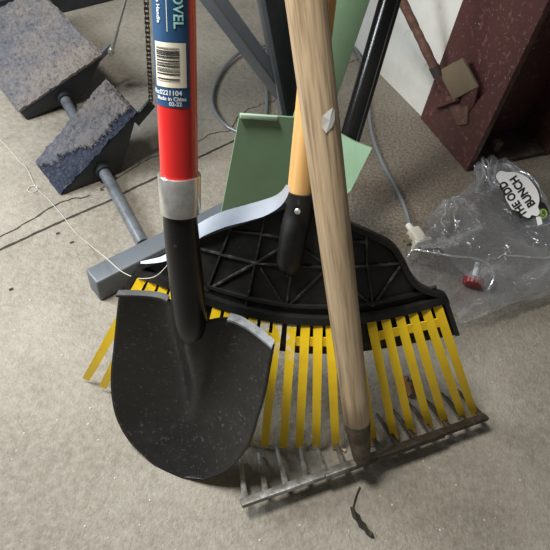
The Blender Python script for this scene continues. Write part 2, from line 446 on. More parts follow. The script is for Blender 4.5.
# ================================================================== LEAF RAKE
yellow = mat('yellow_plastic', (.92, .63, .018), .42, 0, [((.82, .52, .015), 30, .5, .75)], spec=.45)
yellow_scuffed = mat('scuffed_yellow_plastic', (.92, .63, .018), .45, 0, [((.80, .77, .66), 70, .50, .56)], spec=.4)
N = yellow_scuffed.node_tree.nodes; L = yellow_scuffed.node_tree.links   # the white scuffs sit only near the clamp
mx = next(k for k in N if k.type == 'MIX'); mrk = mx.inputs['Factor'].links[0].from_socket
tcn = next(k for k in N if k.type == 'TEX_COORD'); sx = N.new('ShaderNodeSeparateXYZ'); L.new(tcn.outputs['Object'], sx.inputs[0])
rz = N.new('ShaderNodeMapRange'); rz.inputs['From Min'].default_value = .165; rz.inputs['From Max'].default_value = .195; L.new(sx.outputs['Z'], rz.inputs['Value'])
mm = N.new('ShaderNodeMath'); mm.operation = 'MULTIPLY'; L.new(mrk, mm.inputs[0]); L.new(rz.outputs['Result'], mm.inputs[1]); L.new(mm.outputs[0], mx.inputs['Factor'])
blk_plastic = mat('black_moulded_plastic', (.008, .008, .008), .42, 0, [((.026, .025, .024), 18, .45, .72), ((.16, .155, .14), 220, .68, .82)], bump=.12, bscale=120, spec=.45)
blk_rib = mat('scuffed_black_ribs', (.02, .02, .019), .5, 0, [((.12, .115, .105), 60, .5, .7)])
mid = P(297, 450)
LEANY = .44
pL, pM, pR = P(85, 382), mid, P(472, 427) + V((0, .012, 0))
def y0(x):   # plan curve of the tine tips through three sighted points
    x1, x2, x3 = pL.x, pM.x, pR.x
    return pL.y * (x - x2) * (x - x3) / ((x1 - x2) * (x1 - x3)) + pM.y * (x - x1) * (x - x3) / ((x2 - x1) * (x2 - x3)) + pR.y * (x - x1) * (x - x2) / ((x3 - x1) * (x3 - x2))
def LR(px, py, lift=0.0):
    """point on the rake's fan surface y = y0(x) + LEANY z, lifted towards the viewer"""
    d = ray(px, py); lo, hi = .2, 1.6
    for _ in range(50):
        t = (lo + hi) / 2; p = EYE + d * t
        if p.y - lift * -1.1 < y0(p.x) + LEANY * p.z: lo = t
        else: hi = t
    return EYE + d * lo
ln = V((0, -1, LEANY)).normalized()
l_root = thing('leaf_rake', 'wide leaf rake with ribbed black head and yellow plastic tines', 'rake', V((mid.x, mid.y, 0)))
# moulded head (outline in the photo's frame, closed polygon -> thick sheet)
upper = [(126, 292), (134, 275), (142, 263), (158, 256), (168, 251), (176, 245), (184, 240), (196, 234), (212, 228), (232, 221), (258, 213), (275, 206), (290, 202), (320, 205), (347, 221), (371, 232), (390, 242), (400, 255), (408, 271), (418, 283), (431, 289), (442, 292), (446, 300), (452, 317), (457, 333)]
lower = [(126, 293), (140, 303), (155, 309), (172, 315), (190, 323), (210, 332), (230, 340), (255, 346), (280, 350), (305, 353), (330, 353), (350, 352), (375, 349), (400, 345), (425, 340), (445, 336), (457, 334)]
def resample(pl, n):
    d = [0]
    for a, b_ in zip(pl, pl[1:]): d.append(d[-1] + math.dist(a, b_))
    out = []
    for k in range(n + 1):
        q = d[-1] * k / n; i = 0
        while i < len(d) - 2 and d[i + 1] < q: i += 1
        f = (q - d[i]) / (d[i + 1] - d[i]); out.append((lerp(pl[i][0], pl[i + 1][0], f), lerp(pl[i][1], pl[i + 1][1], f)))
    return out
NN, MM = 72, 12
uo, lo_ = resample(upper, NN), resample(lower, NN)
bm = bmesh.new()
def headrow(k, lift):
    row = []
    for i in range(NN + 1):
        f = k / MM; row.append(bm.verts.new(LR(lerp(uo[i][0], lo_[i][0], f), lerp(uo[i][1], lo_[i][1], f), lift)))
    return row
gf = [headrow(k, 0) for k in range(MM + 1)]
for k in range(MM):
    for i in range(NN): bm.faces.new((gf[k][i], gf[k][i + 1], gf[k + 1][i + 1], gf[k + 1][i]))
bmesh.ops.remove_doubles(bm, verts=bm.verts, dist=.0003)
head = obj('head', bm, blk_plastic, l_root)
md = head.modifiers.new('Solidify', 'SOLIDIFY'); md.thickness = .004; md.offset = 0
def strip_on(bm, pts, hw, lift, th, n=10, cat=True):
    """raised bar following sighted points on the head"""
    q = [LR(x, y, lift) for x, y in pts]
    if cat and len(q) > 2: q = catmull(q, 8)
    else: q = [lerp(q[0], q[-1], k / n) for k in range(n + 1)]
    sd = []
    for i in range(len(q)):
        d = (q[min(i + 1, len(q) - 1)] - q[max(i - 1, 0)]).normalized(); sd.append(ln.cross(d).normalized() * hw)
    ribbon(bm, q, sd, [ln] * len(q), th)
# rolled rim along the top of the head
bm = bmesh.new(); strip_on(bm, [(x, y + 1) for x, y in upper[2:-2]], .0035, .001, .010); obj('rim', bm, blk_plastic, head)
# lower lip that clamps the tines
bm = bmesh.new()
lip = [(137, 272), (160, 281), (185, 291), (207, 300), (228, 307), (255, 314), (283, 319), (310, 321), (335, 321), (360, 319), (385, 315), (412, 309), (436, 302), (445, 299)]
strip_on(bm, [(x, y - 3.5) for x, y in lip], .0055, .001, .011)
obj('clamp_lip', bm, blk_plastic, head)
bm = bmesh.new(); strip_on(bm, [(x, y - 16) for x, y in lip[3:-1]], .002, .001, .006); obj('ridge', bm, blk_plastic, head)
bm = bmesh.new(); strip_on(bm, [(444, 297), (450, 314), (456, 332)], .0032, .001, .010); obj('end_cap', bm, blk_plastic, head)
bm = bmesh.new(); strip_on(bm, [(139, 268), (132, 280), (127, 292)], .0032, .001, .010); obj('end_cap', bm, blk_plastic, head)
# ribs
bm = bmesh.new()
for a, b_ in (((229, 229), (261, 233)), ((261, 233), (283, 237)), ((199, 247), (220, 253)), ((220, 253), (255, 262)), ((255, 262), (292, 265)), ((292, 265), (322, 266)),
              ((233, 222), (207, 289)), ((266, 211), (246, 305)), ((207, 289), (255, 262)), ((255, 262), (283, 246)), ((261, 267), (286, 307)), ((286, 307), (322, 272)),
              ((303, 247), (322, 261)), ((322, 266), (352, 266)), ((352, 266), (400, 262)), ((366, 232), (367, 264)), ((367, 264), (373, 305)), ((400, 264), (373, 305)),
              ((347, 240), (368, 241)), ((352, 287), (373, 305)), ((322, 266), (330, 312)), ((286, 307), (292, 265)), ((199, 247), (172, 270)), ((207, 289), (185, 255))):
    strip_on(bm, [a, b_], .0011, .001, .0045)
obj('rib_grid', bm, blk_rib, head)
bm = bmesh.new(); pc = LR(290.5, 275.5, .002)
tube(bm, [pc + (X * math.cos(a) + (ln.cross(X)) * math.sin(a)) * (.0045 if a < 7 else .0028) for a in [k * .4 for k in range(30)]], .0006, 6); obj('moulding_mark', bm, blk_rib, head)
# tines
groups = [
 ([(142, 279), (153, 283), (164, 287), (175, 291), (187, 295), (199, 299)], [(85, 382), (102, 390), (121, 399), (138, 408), (154, 416), (170, 423)]),
 ([(218, 305), (230, 309), (242, 312), (254, 315), (266, 318), (278, 321)], [(186, 428), (201, 433), (217, 438), (232, 443), (248, 447), (264, 449)]),
 ([(292, 323), (305.5, 324), (318, 324), (330, 324), (342, 323), (354, 322)], [(283, 450), (299, 450.5), (316, 451), (336, 451.5), (354, 450), (374, 448)]),
 ([(371, 320), (385, 317), (399, 314), (412, 311), (425, 308), (437, 305)], [(395, 442), (412, 436), (430, 430), (446, 428), (466, 427), (477, 423)]),
]
for gi, (tp, bt) in enumerate(groups):
    for k in range(6):
        (x0, y0_), (x1, y1) = tp[k], bt[k]
        bm = bmesh.new(); pts = []
        a = LR(x0 - (x1 - x0) * .03, y0_ - (y1 - y0_) * .03, .006); e = LR(x1, y1, .004)
        w0, w1 = .0060, .0058
        sdv, nrv = [], []
        n = 16
        for i in range(n + 1):
            f = i / n; p = LR(lerp(x0, x1, f), lerp(y0_, y1, f), .007 + .010 * math.sin(math.pi * f)) if i else a
            if f > .85: p = p + V((0, .006, 0)) * ((f - .85) / .15)
            p.z = max(p.z, .003)
            pts.append(p)
        for i in range(n + 1):
            d = (pts[min(i + 1, n)] - pts[max(i - 1, 0)]).normalized(); s = d.cross(ln).normalized()
            sdv.append(s * lerp(w0, w1, i / n)); nrv.append(s.cross(d).normalized() * -1 if s.cross(d).dot(ln) < 0 else s.cross(d).normalized())
        ribbon(bm, pts, sdv, nrv, .0022)
        obj('tine', bm, yellow_scuffed if (gi == 1 and k >= 2) or (gi == 2 and k == 0) else yellow, l_root)
    bm = bmesh.new()
    fr = .135
    bpts = [(lerp(tp[k][0], bt[k][0], fr), lerp(tp[k][1], bt[k][1], fr)) for k in range(6)]
    strip_on(bm, bpts, .0066, .0098, .0021)
    obj('tine_band', bm, yellow, l_root)
# socket and handle
lh0 = Q(300, 195, .635); lh1 = Q(321, 0, .535); ld = (lh1 - lh0).normalized()
pine = wood('yellow_pine', (.86, .56, .24), (.80, .47, .17), (.62, .33, .11), ld, 24, 20)
sock_lo = LR(290, 258, .012)
bm = bmesh.new()
ps = catmull([lh0 + ld * .006, lh0 - ld * .02, lerp(lh0, sock_lo, .6), sock_lo, LR(290, 268, .002)], 6)
tube(bm, ps, [lerp(.0180, .0150, i / (len(ps) - 1)) * (1 if i < len(ps) - 5 else .96 - .06 * (i - len(ps) + 5)) for i in range(len(ps))], 28)
so = obj('socket', bm, blk_plastic, l_root)
bm = bmesh.new(); sp_ = Q(297.5, 211.5, .6145); dv = (EYE - sp_).normalized()
tube(bm, [sp_ - dv * .006, sp_ + dv * .0012, sp_ + dv * .0018], [.0034, .0034, .0022], 16); obj('screw', bm, zinc, so)
bm = bmesh.new()
tube(bm, [lh0 - ld * .01, lh0 + ld * .3, lh0 + ld * .85, lh0 + ld * .86], [.0150, .0152, .0155, .010], 28)
obj('handle', bm, pine, l_root)

# ================================================================== STEPPER MACHINE
grey_paint = mat('grey_enamel', (.120, .137, .158), .42, .1, [((.10, .11, .125), 14, .45, .7), ((.32, .33, .34), 260, .70, .78)], bump=.05, bscale=120)
dark_paint = mat('charcoal_enamel', (.018, .022, .026), .45, .1, [((.035, .038, .042), 25, .5, .7)])
axle_m = mat('grey_axle', (.20, .215, .24), .33, .45, [((.12, .13, .14), 40, .45, .65)])
chain_m = mat('oily_chain', (.16, .145, .12), .4, .8, [((.05, .045, .04), 200, .4, .6)])
cable_m = mat('steel_cable', (.50, .49, .46), .35, .8)
def carpet_mat():
    m = mat('grey_blue_carpet', (.108, .113, .135), .95, 0, [((.22, .192, .17), 5, .44, .66), ((.21, .21, .22), 75, .50, .80), ((.05, .052, .065), 110, .52, .78)], bump=1.0, bscale=330, spec=.1)
    return m
carpet_m = carpet_mat()
carpet_worn = mat('worn_blue_carpet_backing', (.032, .037, .058), .95, 0, [((.09, .098, .13), 160, .5, .7), ((.04, .045, .06), 90, .5, .68)], bump=1.0, bscale=300, spec=.1)
TH = .052
td = (P(222, 201.6, TH) - P(85, 269, TH)); td.z = 0; td.normalize()
tn = V((td.y, -td.x, 0))            # towards the viewer
te = P(85, 269, TH); te.z = 0       # far top corner of the cut end
m_root = thing('stepper_machine', 'grey steel stepper exercise machine with two carpet-topped pedals', 'exercise machine', te.copy())
bm = bmesh.new(); cen = te + tn * .019 + Z * TH / 2
bar(bm, cen, cen + td * ((P(303, 172, TH) - te).dot(td) + .03), Z, TH, .038, .004, 3); obj('base_tube', bm, grey_paint, m_root)
# rear base tube, dark, behind the far pedal
ra = P(-40, 40); rb = P(128, -2)
rd = (rb - ra); rd.z = 0; rd.normalize()
bm = bmesh.new(); rn = V((-rd.y, rd.x, 0))
bar(bm, ra - rd * .1 + rn * .035 + Z * .035, rb + rd * .35 + rn * .035 + Z * .035, Z, .07, .06, .004, 3); obj('rear_base_tube', bm, dark_paint, m_root)
# axle from the base tube out under the pedals
ax0, ax1 = P(141, 240, .026), P(68, 105, .028); axd = (ax1 - ax0).normalized()
bm = bmesh.new(); tube(bm, [ax0 - axd * .01, ax1 + axd * .62], .0118, 28); obj('axle', bm, axle_m, m_root)
pdir = V((.71, .704, 0)); pw = V((-.704, .71, 0))
def pedal(B, aback, zback, aC, zC, width, worn, seed):
    side = [B + Z * .001, B + pdir * aback + Z * (zback if B.z > .01 else max(zback, .001)), B + pdir * aC + Z * zC]
    hyp = (side[2] - side[0]); L_ = hyp.length; hd = hyp.normalized(); up = pw.cross(hd)
    if up.z < 0: up = -up
    bm = bmesh.new()
    low = [V((side[0].x, side[0].y, .001)) + pdir * .010] if B.z > .01 else []
    prism(bm, [side[0]] + low + [side[1], side[2]], pw * width, .003)
    body = obj('pedal', bm, dark_paint, m_root)
    # carpet: a lumpy pile slab on the sloping face
    bm = bmesh.new(); nu, nv = 70, int(70 * width / L_) + 10; rows = []
    def torn(a):   # ragged line where the pile has worn off the near side
        return width * max(.13, .80 - 1.15 * a / L_) + .012 * noise.noise(V((a * 45, seed, 0))) + .009 * noise.noise(V((a * 130, seed, 2)))
    def ht(a, w):
        p = B + hd * a + pw * w + V((seed, 0, 0))
        h = .011 + .0035 * noise.noise(p * 38) + .0042 * noise.noise(p * 120) + .0030 * noise.noise(p * 260)
        if worn:
            h += .004; h -= .009 * (1 - sm(-.003, .003, w - torn(a)))
        edge_d = min(a, L_ - a, w, width - w)
        return max(.0012, h * (.55 + .45 * sm(0, .008, edge_d)))
    for j in range(nv + 1):
        row = []
        for i in range(nu + 1):
            a = L_ * i / nu; w = width * j / nv
            ja = .0022 * noise.noise(V((w * 150, seed, a * 90))) if i in (0, nu) else 0
            jw = .0022 * noise.noise(V((a * 150, w * 90, seed))) if j in (0, nv) else 0
            row.append(bm.verts.new(side[0] + hd * (a + ja) + pw * (w + jw) * (1 + (.14 if worn else 0) * a / L_) + up * ht(a, w)))
        rows.append(row)
    for j in range(nv):
        for i in range(nu):
            f = bm.faces.new((rows[j][i], rows[j][i + 1], rows[j + 1][i + 1], rows[j + 1][i]))
            if worn and width * (j + .5) / nv < torn(L_ * (i + .5) / nu): f.material_index = 1
    be = [e for e in bm.edges if e.is_boundary]
    r = bmesh.ops.extrude_edge_only(bm, edges=be)
    for v in [g_ for g_ in r['geom'] if isinstance(g_, bmesh.types.BMVert)]:
        d_ = (v.co - side[0]).dot(up); v.co -= up * (d_ - .0004)
    obj('carpet', bm, [carpet_m, carpet_worn], body)
    return body, side, hd, up
B2 = P(61, 196); B1 = P(20, 113, .024)
p2, s2, hd2, up2 = pedal(B2, .134, .002, .186, .132, .110, True, 1.3)
p1, s1, hd1, up1 = pedal(B1, .145, -.006, .212, .078, .36, False, 7.7)
# dark bushing where the axle leaves each pedal
for b_, s_ in ((p2, s2), (p1, s1)):
    k = (s_[0] - ax0).dot(pw) / axd.dot(pw); q = ax0 + axd * k
    bm = bmesh.new(); tube(bm, [q - axd * .012, q + axd * .01], .0165, 28); obj('bushing', bm, dark_paint, b_)
# lever tabs, cable and chain
t2a = s2[2] - hd2 * .02 - up2 * .018 + pw * .006; t2b = Q(152, 103, t2a.__sub__(EYE).dot(fwd) + .0)
bm = bmesh.new(); bar(bm, t2a, t2b, up2, .022, .005, .001); obj('lever_tab', bm, dark_paint, p2)
t1a = s1[2] - hd1 * .02 - up1 * .008 + pw * .01; t1b = Q(113, 44, t1a.__sub__(EYE).dot(fwd) + .0)
bm = bmesh.new(); bar(bm, t1a, t1b, up1, .014, .004, .001); obj('lever_tab', bm, grey_paint, p1)
tt = (t1b - EYE).dot(fwd)
ca, cb = Q(111, 52, tt - .01), Q(126, -2, tt - .14)
cdv = (cb - ca).normalized()
bm = bmesh.new(); tube(bm, [ca - cdv * .004, ca, ca + cdv * .012, ca + cdv * .013, ca + cdv * .07, ca + cdv * .07, ca + cdv * .62], [.0065, .0075, .0065, .0046, .0044, .0035, .0035], 14); obj('cable', bm, cable_m, m_root)
tt = (t2b - EYE).dot(fwd)
ka, kb = Q(151, 102, tt - .01), Q(146, -2, tt - .16)
kd = (kb - ka).normalized(); ks = kd.cross(RT).normalized(); ks2 = kd.cross(ks).normalized()
bm = bmesh.new(); PIT = .0085
nl = int(.62 / PIT)
for i in range(nl):
    c_ = ka + kd * PIT * i; off = .0034 if i % 2 else .0022
    for sgn in (-1, 1):
        box(bm, c_ + ks2 * sgn * off, (ks2, ks, kd), (.0011, .0058, PIT * 1.35), .0)
    tube(bm, [c_ - ks2 * .0042 + kd * PIT * .5, c_ + ks2 * .0042 + kd * PIT * .5], .0024, 8)
obj('chain', bm, chain_m, m_root)
# post and brace standing on the base tube
pb = te + tn * .019 + td * (P(303, 172, TH) - te).dot(td); pb.z = TH - .004
pt_ = Q(271, 0, (pb - EYE).dot(fwd) - .30); pd = (pt_ - pb).normalized()
bm = bmesh.new()
sdir = (X * .93 + Y * .36); sdir = (sdir - pd * sdir.dot(pd)).normalized(); fdir = sdir.cross(pd)
ptop = pb + pd * .72
bar(bm, pb, ptop, sdir, .040, .040, .003); obj('post', bm, [grey_paint], m_root)
bm = bmesh.new()   # dark strip that paints the shade on the post's front face
bar(bm, pb + fdir * .021 + sdir * .005 + pd * .03, ptop + fdir * .021 + sdir * .005 - pd * .02, sdir, .034, .004, .001); obj('post_front_shade', bm, dark_paint, m_root)
bA = pb + pd * ((PL(279, 96, pb, fdir) - pb).dot(pd)) - sdir * .006
bB = PL(214, 0, bA, fdir); bB = bA + (bB - bA) * 1.5
bax = (bB - bA).normalized(); bv = EYE - bA; bv = (bv - bax * bv.dot(bax)).normalized()
bm = bmesh.new(); bar(bm, bA, bB, (bv * .8 + bax.cross(bv) * .6 * (1 if bax.cross(bv).z > 0 else -1)).normalized(), .030, .024, .003, 3); obj('brace', bm, grey_paint, m_root)
bm = bmesh.new()   # head beam, above the frame of the photograph, that carries chain and cable
ce, ke = ca + cdv * .62, ka + kd * .62
bar(bm, ptop - pd * .02, V((ke.x, ke.y, ptop.z)) - X * .02, Z, .04, .04, .003); bar(bm, V((ke.x, ke.y, ptop.z)), V((ce.x, ce.y, ptop.z)), Z, .04, .03, .003)
tube(bm, [ke, V((ke.x, ke.y, ptop.z))], .006, 10); tube(bm, [ce, V((ce.x, ce.y, ptop.z))], .006, 10)
obj('head_beam', bm, grey_paint, m_root)
bm = bmesh.new(); hb = V(((ke.x + ptop.x) / 2 - .10, (ke.y + ptop.y) / 2, ptop.z + .09))
box(bm, hb, (td, tn, Z), (.56, .14, .26), .02, 3); obj('added_shade_box', bm, dark_paint, m_root)  # unseen box added overhead to shade the floor behind the pedals

# ================================================================== GREEN STEEL STAND
green = mat('green_enamel', (.20, .32, .20), .42, 0, [((.165, .27, .165), 6, .42, .7), ((.26, .36, .25), 130, .70, .78), ((.05, .06, .04), 60, .70, .76)], spec=.45)
green_edge = mat('pale_green_edge', (.36, .50, .37), .45, 0, [((.2, .26, .18), 60, .6, .7)])
ga, gb = P(212, 258), P(345, 246)
gd = (gb - ga).normalized(); gback = V((-gd.y, gd.x, 0)); gup = (Z + gback * .12).normalized(); gn = gd.cross(gup)
def G(x, y): return PL(x, y, ga, gn)
g_root = thing('green_steel_stand', 'green painted sheet-steel stand with tall upright, behind the leaf rake', 'stand', V((ga + gb).to_tuple()) / 2)
bm = bmesh.new()
prism(bm, [G(240, 114), G(299, 118), G(335, 128), G(331, 195), G(326, 247), G(213, 257)], -gn * .004)
plate = obj('plate', bm, green, g_root)
bm = bmesh.new()
prism(bm, [G(240, 112.5), G(277, 115), G(277, 119.5), G(240, 117)], gn * .006, .001); obj('folded_lip', bm, green_edge, plate)
wq = G(335, 128); 
bm = bmesh.new()   # wing bent back from the plate's right side
w1 = PL(372, 148, G(335, 132), (gn + gd * .35 + Z * 1.1).normalized()); w2 = PL(351, 190, G(335, 132), (gn + gd * .35 + Z * 1.1).normalized())
w3 = PL(345, 196, G(335, 132), (gn + gd * .35 + Z * 1.1).normalized())
prism(bm, [G(334, 130), PL(356, 142, G(335, 132), (gn + gd * .35 + Z * 1.1).normalized()), w1, w2, w3, G(334, 205)], -gn * .004); obj('wing', bm, green, g_root)
# tall upright
ub = G(291, 190) - gn * .012; ut = Q(349, 0, (ub - EYE).dot(fwd) - .17); ud = (ut - ub).normalized()
us = (gd - ud * gd.dot(ud)).normalized()
bm = bmesh.new(); bar(bm, ub, ub + (ut - ub) * 1.75, us, .062, .006, .0015); 
upo = obj('upright', bm, green, g_root)
bm = bmesh.new()
prism(bm, [G(238.5, 206), G(262, 212), G(264, 221), G(236, 216)], gn * .0016); bg = obj('badge', bm, mat('black_badge', (.012, .012, .012), .4), plate)
bm = bmesh.new()
for k in range(4):
    a = k * math.pi / 4; c_ = G(243, 210.5) + gn * .0022
    bar(bm, c_ - (gd * math.cos(a) + gup * math.sin(a)) * .003, c_ + (gd * math.cos(a) + gup * math.sin(a)) * .003, gd.cross(V((0, 0, 1))) + gd * .01 + gup, .0012, .0006)
obj('badge_emblem', bm, mat('badge_print', (.35, .32, .26), .5), bg)

# ================================================================== BLACK POLE
gloss_black = mat('gloss_black_enamel', (.008, .008, .008), .22, 0, [((.05, .05, .05), 120, .70, .78)], spec=.6)
k0 = P(313, 266, .0); k1 = Q(390, 0, .87); kdv = (k1 - k0).normalized()
bm = bmesh.new()
tube(bm, [k0 + kdv * .012, k0 + kdv * .3, k1 + kdv * .35, k1 + kdv * .355], [.0180, .0180, .0172, .012], 28)
kr = (RT - kdv * RT.dot(kdv)).normalized(); kf = kdv.cross(kr)
if kf.dot(EYE - k1) < 0: kf = -kf
bp_root = thing('black_pole', 'glossy black metal pole leaning in front of the white board', 'pole', k0.copy())
obj('shaft', bm, gloss_black, bp_root)
bm = bmesh.new(); off = (kf * .75 + (kr if kr.dot(RT) > 0 else -kr) * .45).normalized() * .0168
bar(bm, k0 + kdv * .03 + off, k1 + kdv * .33 + off, kr, .0035, .0025, .0008); obj('seam', bm, mat('seam_highlight_grey', (.07, .07, .07), .4), bp_root)  # raised seam, its grey lightened to paint the pole's highlight line
bm = bmesh.new(); tube(bm, [k0, k0 + kdv * .03, k0 + kdv * .032], [.0195, .0185, .016], 24); obj('rubber_foot', bm, mat('black_rubber', (.02, .02, .02), .8), bp_root)

# ================================================================== STEEL COLUMN
oxide = mat('red_oxide_paint', (.080, .027, .025), .55, 0, [((.062, .025, .021), 5, .4, .65), ((.20, .10, .09), 75, .56, .74), ((.38, .31, .28), 18, .66, .78), ((.45, .40, .37), 190, .64, .72)], bump=.15, bscale=60, detail=9)
tan_m = mat('tan_primer', (.165, .125, .08), .6, 0, [((.15, .10, .06), 14, .45, .7)], bump=.1)
rust_m = mat('flaking_rust', (.115, .055, .04), .8, .1, [((.19, .12, .09), 60, .5, .7), ((.05, .03, .022), 30, .5, .7)], bump=.5, bscale=130)
ca_, cb_ = P(420, 118), P(466, 172)
cdir = (cb_ - ca_).normalized(); cin = V((-cdir.y, cdir.x, 0))     # into the column (right)
if cin.x < 0: cin = -cin
dark_base = mat('dark_base_steel', (.035, .024, .02), .8, 0, [((.09, .07, .055), 30, .5, .7)], bump=.4)  # very dark brown base steel with paler mottling
c_root = thing('steel_column', 'red oxide painted steel column with scraped flange at the right edge', 'column', ca_.copy())
HC = .95; FW = (cb_ - ca_).length
fc = (ca_ + cb_) / 2
bm = bmesh.new(); box(bm, fc + cin * .008 + Z * HC / 2, (cdir, cin, Z), (FW, .016, HC), .002); obj('flange', bm, oxide, c_root)
bm = bmesh.new(); box(bm, fc + cin * .24 + Z * HC / 2, (cdir, cin, Z), (FW, .016, HC), .002); obj('flange', bm, oxide, c_root)
bm = bmesh.new(); box(bm, fc + cin * .124 + Z * HC / 2, (cdir, cin, Z), (.012, .22, HC)); obj('web', bm, oxide, c_root)
bm = bmesh.new(); box(bm, fc + cin * .165 + Z * .006, (cdir, cin, Z), (FW - .004, .31, .012), .002); bpl = obj('base_plate', bm, dark_base, c_root)
bm = bmesh.new(); ab = P(509, 134, .02); ab = fc + cin * .11 + cdir * .06
tube(bm, [V((ab.x, ab.y, .012)), V((ab.x, ab.y, .03)), V((ab.x, ab.y, .034))], [.013, .013, .009], 6); obj('anchor_bolt', bm, tan_m, bpl)
# welded bracket with its tongue
cn = -cin
def CP(x, y, o): return PL(x, y, ca_ + cn * o, cn)
bm = bmesh.new(); prism(bm, [CP(438, 71, .03), CP(462, 58, .03), CP(477, 87, .022), CP(453, 100, .022)], cin * .007, .001); br = obj('bracket', bm, tan_m, c_root)
bm = bmesh.new(); prism(bm, [CP(445, 97, .006), CP(468, 92, .006), CP(467, 124, .006), CP(457, 126, .006)], cin * .007, .001); obj('bracket_tongue', bm, rust_m, br)
bm = bmesh.new(); prism(bm, [CP(434, 106, .012), CP(455, 98, .024), CP(456, 101, .024), CP(435, 109, .012)], cin * .022, .0005); obj('bracket_web', bm, oxide, br)
bm = bmesh.new(); prism(bm, [CP(464, 88, .022), CP(478, 87, .022), CP(474, 105, .002), CP(462, 122, .002), CP(458, 112, .002)], cin * .006, .0005); obj('bracket_gusset', bm, oxide, br)
# rusty tie bar coming down to the bracket
ta, tb = CP(436, 71, .036), Q(396, -12, (CP(436, 71, .036) - EYE).dot(fwd) - .07)
tdv = (tb - ta).normalized()
bm = bmesh.new()
pth = [ta + tdv * d_ for d_ in [k * .01 for k in range(34)]]
tube(bm, pth, [.0098 * (1 + .14 * noise.noise(p * 70)) for p in pth], 14)
obj('tie_bar', bm, rust_m, c_root)
bm = bmesh.new(); tube(bm, [ta - tdv * .012, ta + tdv * .012], .0118, 12); obj('tie_bar_end', bm, mat('sooty_steel', (.03, .024, .022), .7), c_root)

# ================================================================== WHITE BOARD
board_m = mat('stained_white_board', (.66, .66, .63), .6, 0, [((.56, .55, .50), 6, .45, .7), ((.42, .37, .29), 20, .60, .78)], bump=.15, bscale=300)
wa, wb = P(330, 25), P(420, 117)
wd = (wb - wa).normalized(); wi = V((-wd.y, wd.x, 0)); 
if wi.x < 0: wi = -wi
bm = bmesh.new(); hgt = .75
wl = (Z + wi * .04).normalized()
box(bm, (wa + wb) / 2 + wi * .014 + wl * hgt / 2, (wd, wi, wl), ((wb - wa).length, .02, hgt), .002)
w_o = obj('white_board', bm, board_m, base=(wa + wb) / 2)
tag(w_o, 'white stained board standing on edge against the red column', 'board')

# ================================================================== POWER CORD
cord_m = mat('grey_pvc_cord', (.15, .165, .175), .22, 0, spec=.8)
plug_m = mat('white_plug_plastic', (.72, .70, .62), .5)
pc0 = P(411, 229, .016)
cr = .0042
pth = [P(262, 64, .006), P(266, 86, .006), P(266, 112, .005), P(258, 132, .012), P(236, 131, .005), P(219, 118, .006), P(212, 100, .006), P(217, 80, .006), P(228, 63, .008), P(244, 50, .012), P(262, 46, .012), P(290, 40, .006), P(320, 40, .005), P(348, 44, .006), P(360, 58, .005), P(367, 90, .005), P(371, 130, .005), P(381, 160, .005), P(396, 188, .005), P(405, 208, .008), pc0]
w_root = thing('power_cord', 'grey power cord looped on the concrete, ending in a white plug', 'power cord', P(411, 229))
bm = bmesh.new(); tube(bm, catmull(pth, 10), cr, 14); obj('flex', bm, cord_m, w_root)
pd_ = (P(426, 248, .014) - P(411, 227, .016)).normalized(); ps_ = V((-pd_.y, pd_.x, 0))
bm = bmesh.new()
tube(bm, [pc0 - pd_ * .012, pc0 + pd_ * .004, pc0 + pd_ * .006], [.0062, .0075, .009], 16)
box(bm, pc0 + pd_ * .020, (ps_, pd_, ps_.cross(pd_)), (.026, .034, .026), .005, 3)
box(bm, pc0 + pd_ * .040, (ps_, pd_, ps_.cross(pd_)), (.038, .010, .028), .003, 3)
plug = obj('plug', bm, plug_m, w_root)
bm = bmesh.new(); q = pc0 + pd_ * .018 + ps_ * .016
if proj(q)[0] > proj(pc0)[0]: q = pc0 + pd_ * .018 - ps_ * .016; ps_ = -ps_
for k in (-.006, .006): box(bm, q + pd_ * k + ps_ * .005, (ps_, pd_, Z), (.014, .0055, .0016), .0003)
obj('plug_pins', bm, mat('dull_brass', (.36, .30, .17), .4, .7), plug)

# ================================================================== PLASTIC BAG
pm = bpy.data.materials.new('clear_crinkled_film'); pm.use_nodes = True
N = pm.node_tree.nodes; L = pm.node_tree.links; N.remove(N['Principled BSDF'])
out = N['Material Output']; tr = N.new('ShaderNodeBsdfTransparent'); tr.inputs['Color'].default_value = (.93, .94, .95, 1)
gl = N.new('ShaderNodeBsdfGlossy'); gl.inputs['Roughness'].default_value = .22; gl.inputs['Color'].default_value = (.95, .96, 1, 1)
df = N.new('ShaderNodeBsdfTranslucent'); df.inputs['Color'].default_value = (.75, .76, .78, 1); df2 = N.new('ShaderNodeBsdfDiffuse'); df2.inputs['Color'].default_value = (.7, .71, .73, 1)
tc = N.new('ShaderNodeTexCoord'); n1 = N.new('ShaderNodeTexNoise'); n1.inputs['Scale'].default_value = 26; n1.inputs['Detail'].default_value = 4; n1.inputs['Distortion'].default_value = 1.2
L.new(tc.outputs['Object'], n1.inputs['Vector'])
bp = N.new('ShaderNodeBump'); bp.inputs['Strength'].default_value = .8; bp.inputs['Distance'].default_value = .01; L.new(n1.outputs['Fac'], bp.inputs['Height'])
for k in (gl, df, df2): L.new(bp.outputs['Normal'], k.inputs['Normal'])
fr = N.new('ShaderNodeLayerWeight'); fr.inputs['Blend'].default_value = .35; L.new(bp.outputs['Normal'], fr.inputs['Normal'])
a1 = N.new('ShaderNodeMixShader'); a1.inputs[0].default_value = .7; L.new(df2.outputs[0], a1.inputs[1]); L.new(gl.outputs[0], a1.inputs[2])
a0 = N.new('ShaderNodeMixShader'); mrn = N.new('ShaderNodeMapRange'); mrn.inputs['To Min'].default_value = .14; mrn.inputs['To Max'].default_value = .75
L.new(fr.outputs['Facing'], mrn.inputs['Value']); L.new(mrn.outputs['Result'], a0.inputs[0]); L.new(tr.outputs[0], a0.inputs[1]); L.new(a1.outputs[0], a0.inputs[2])
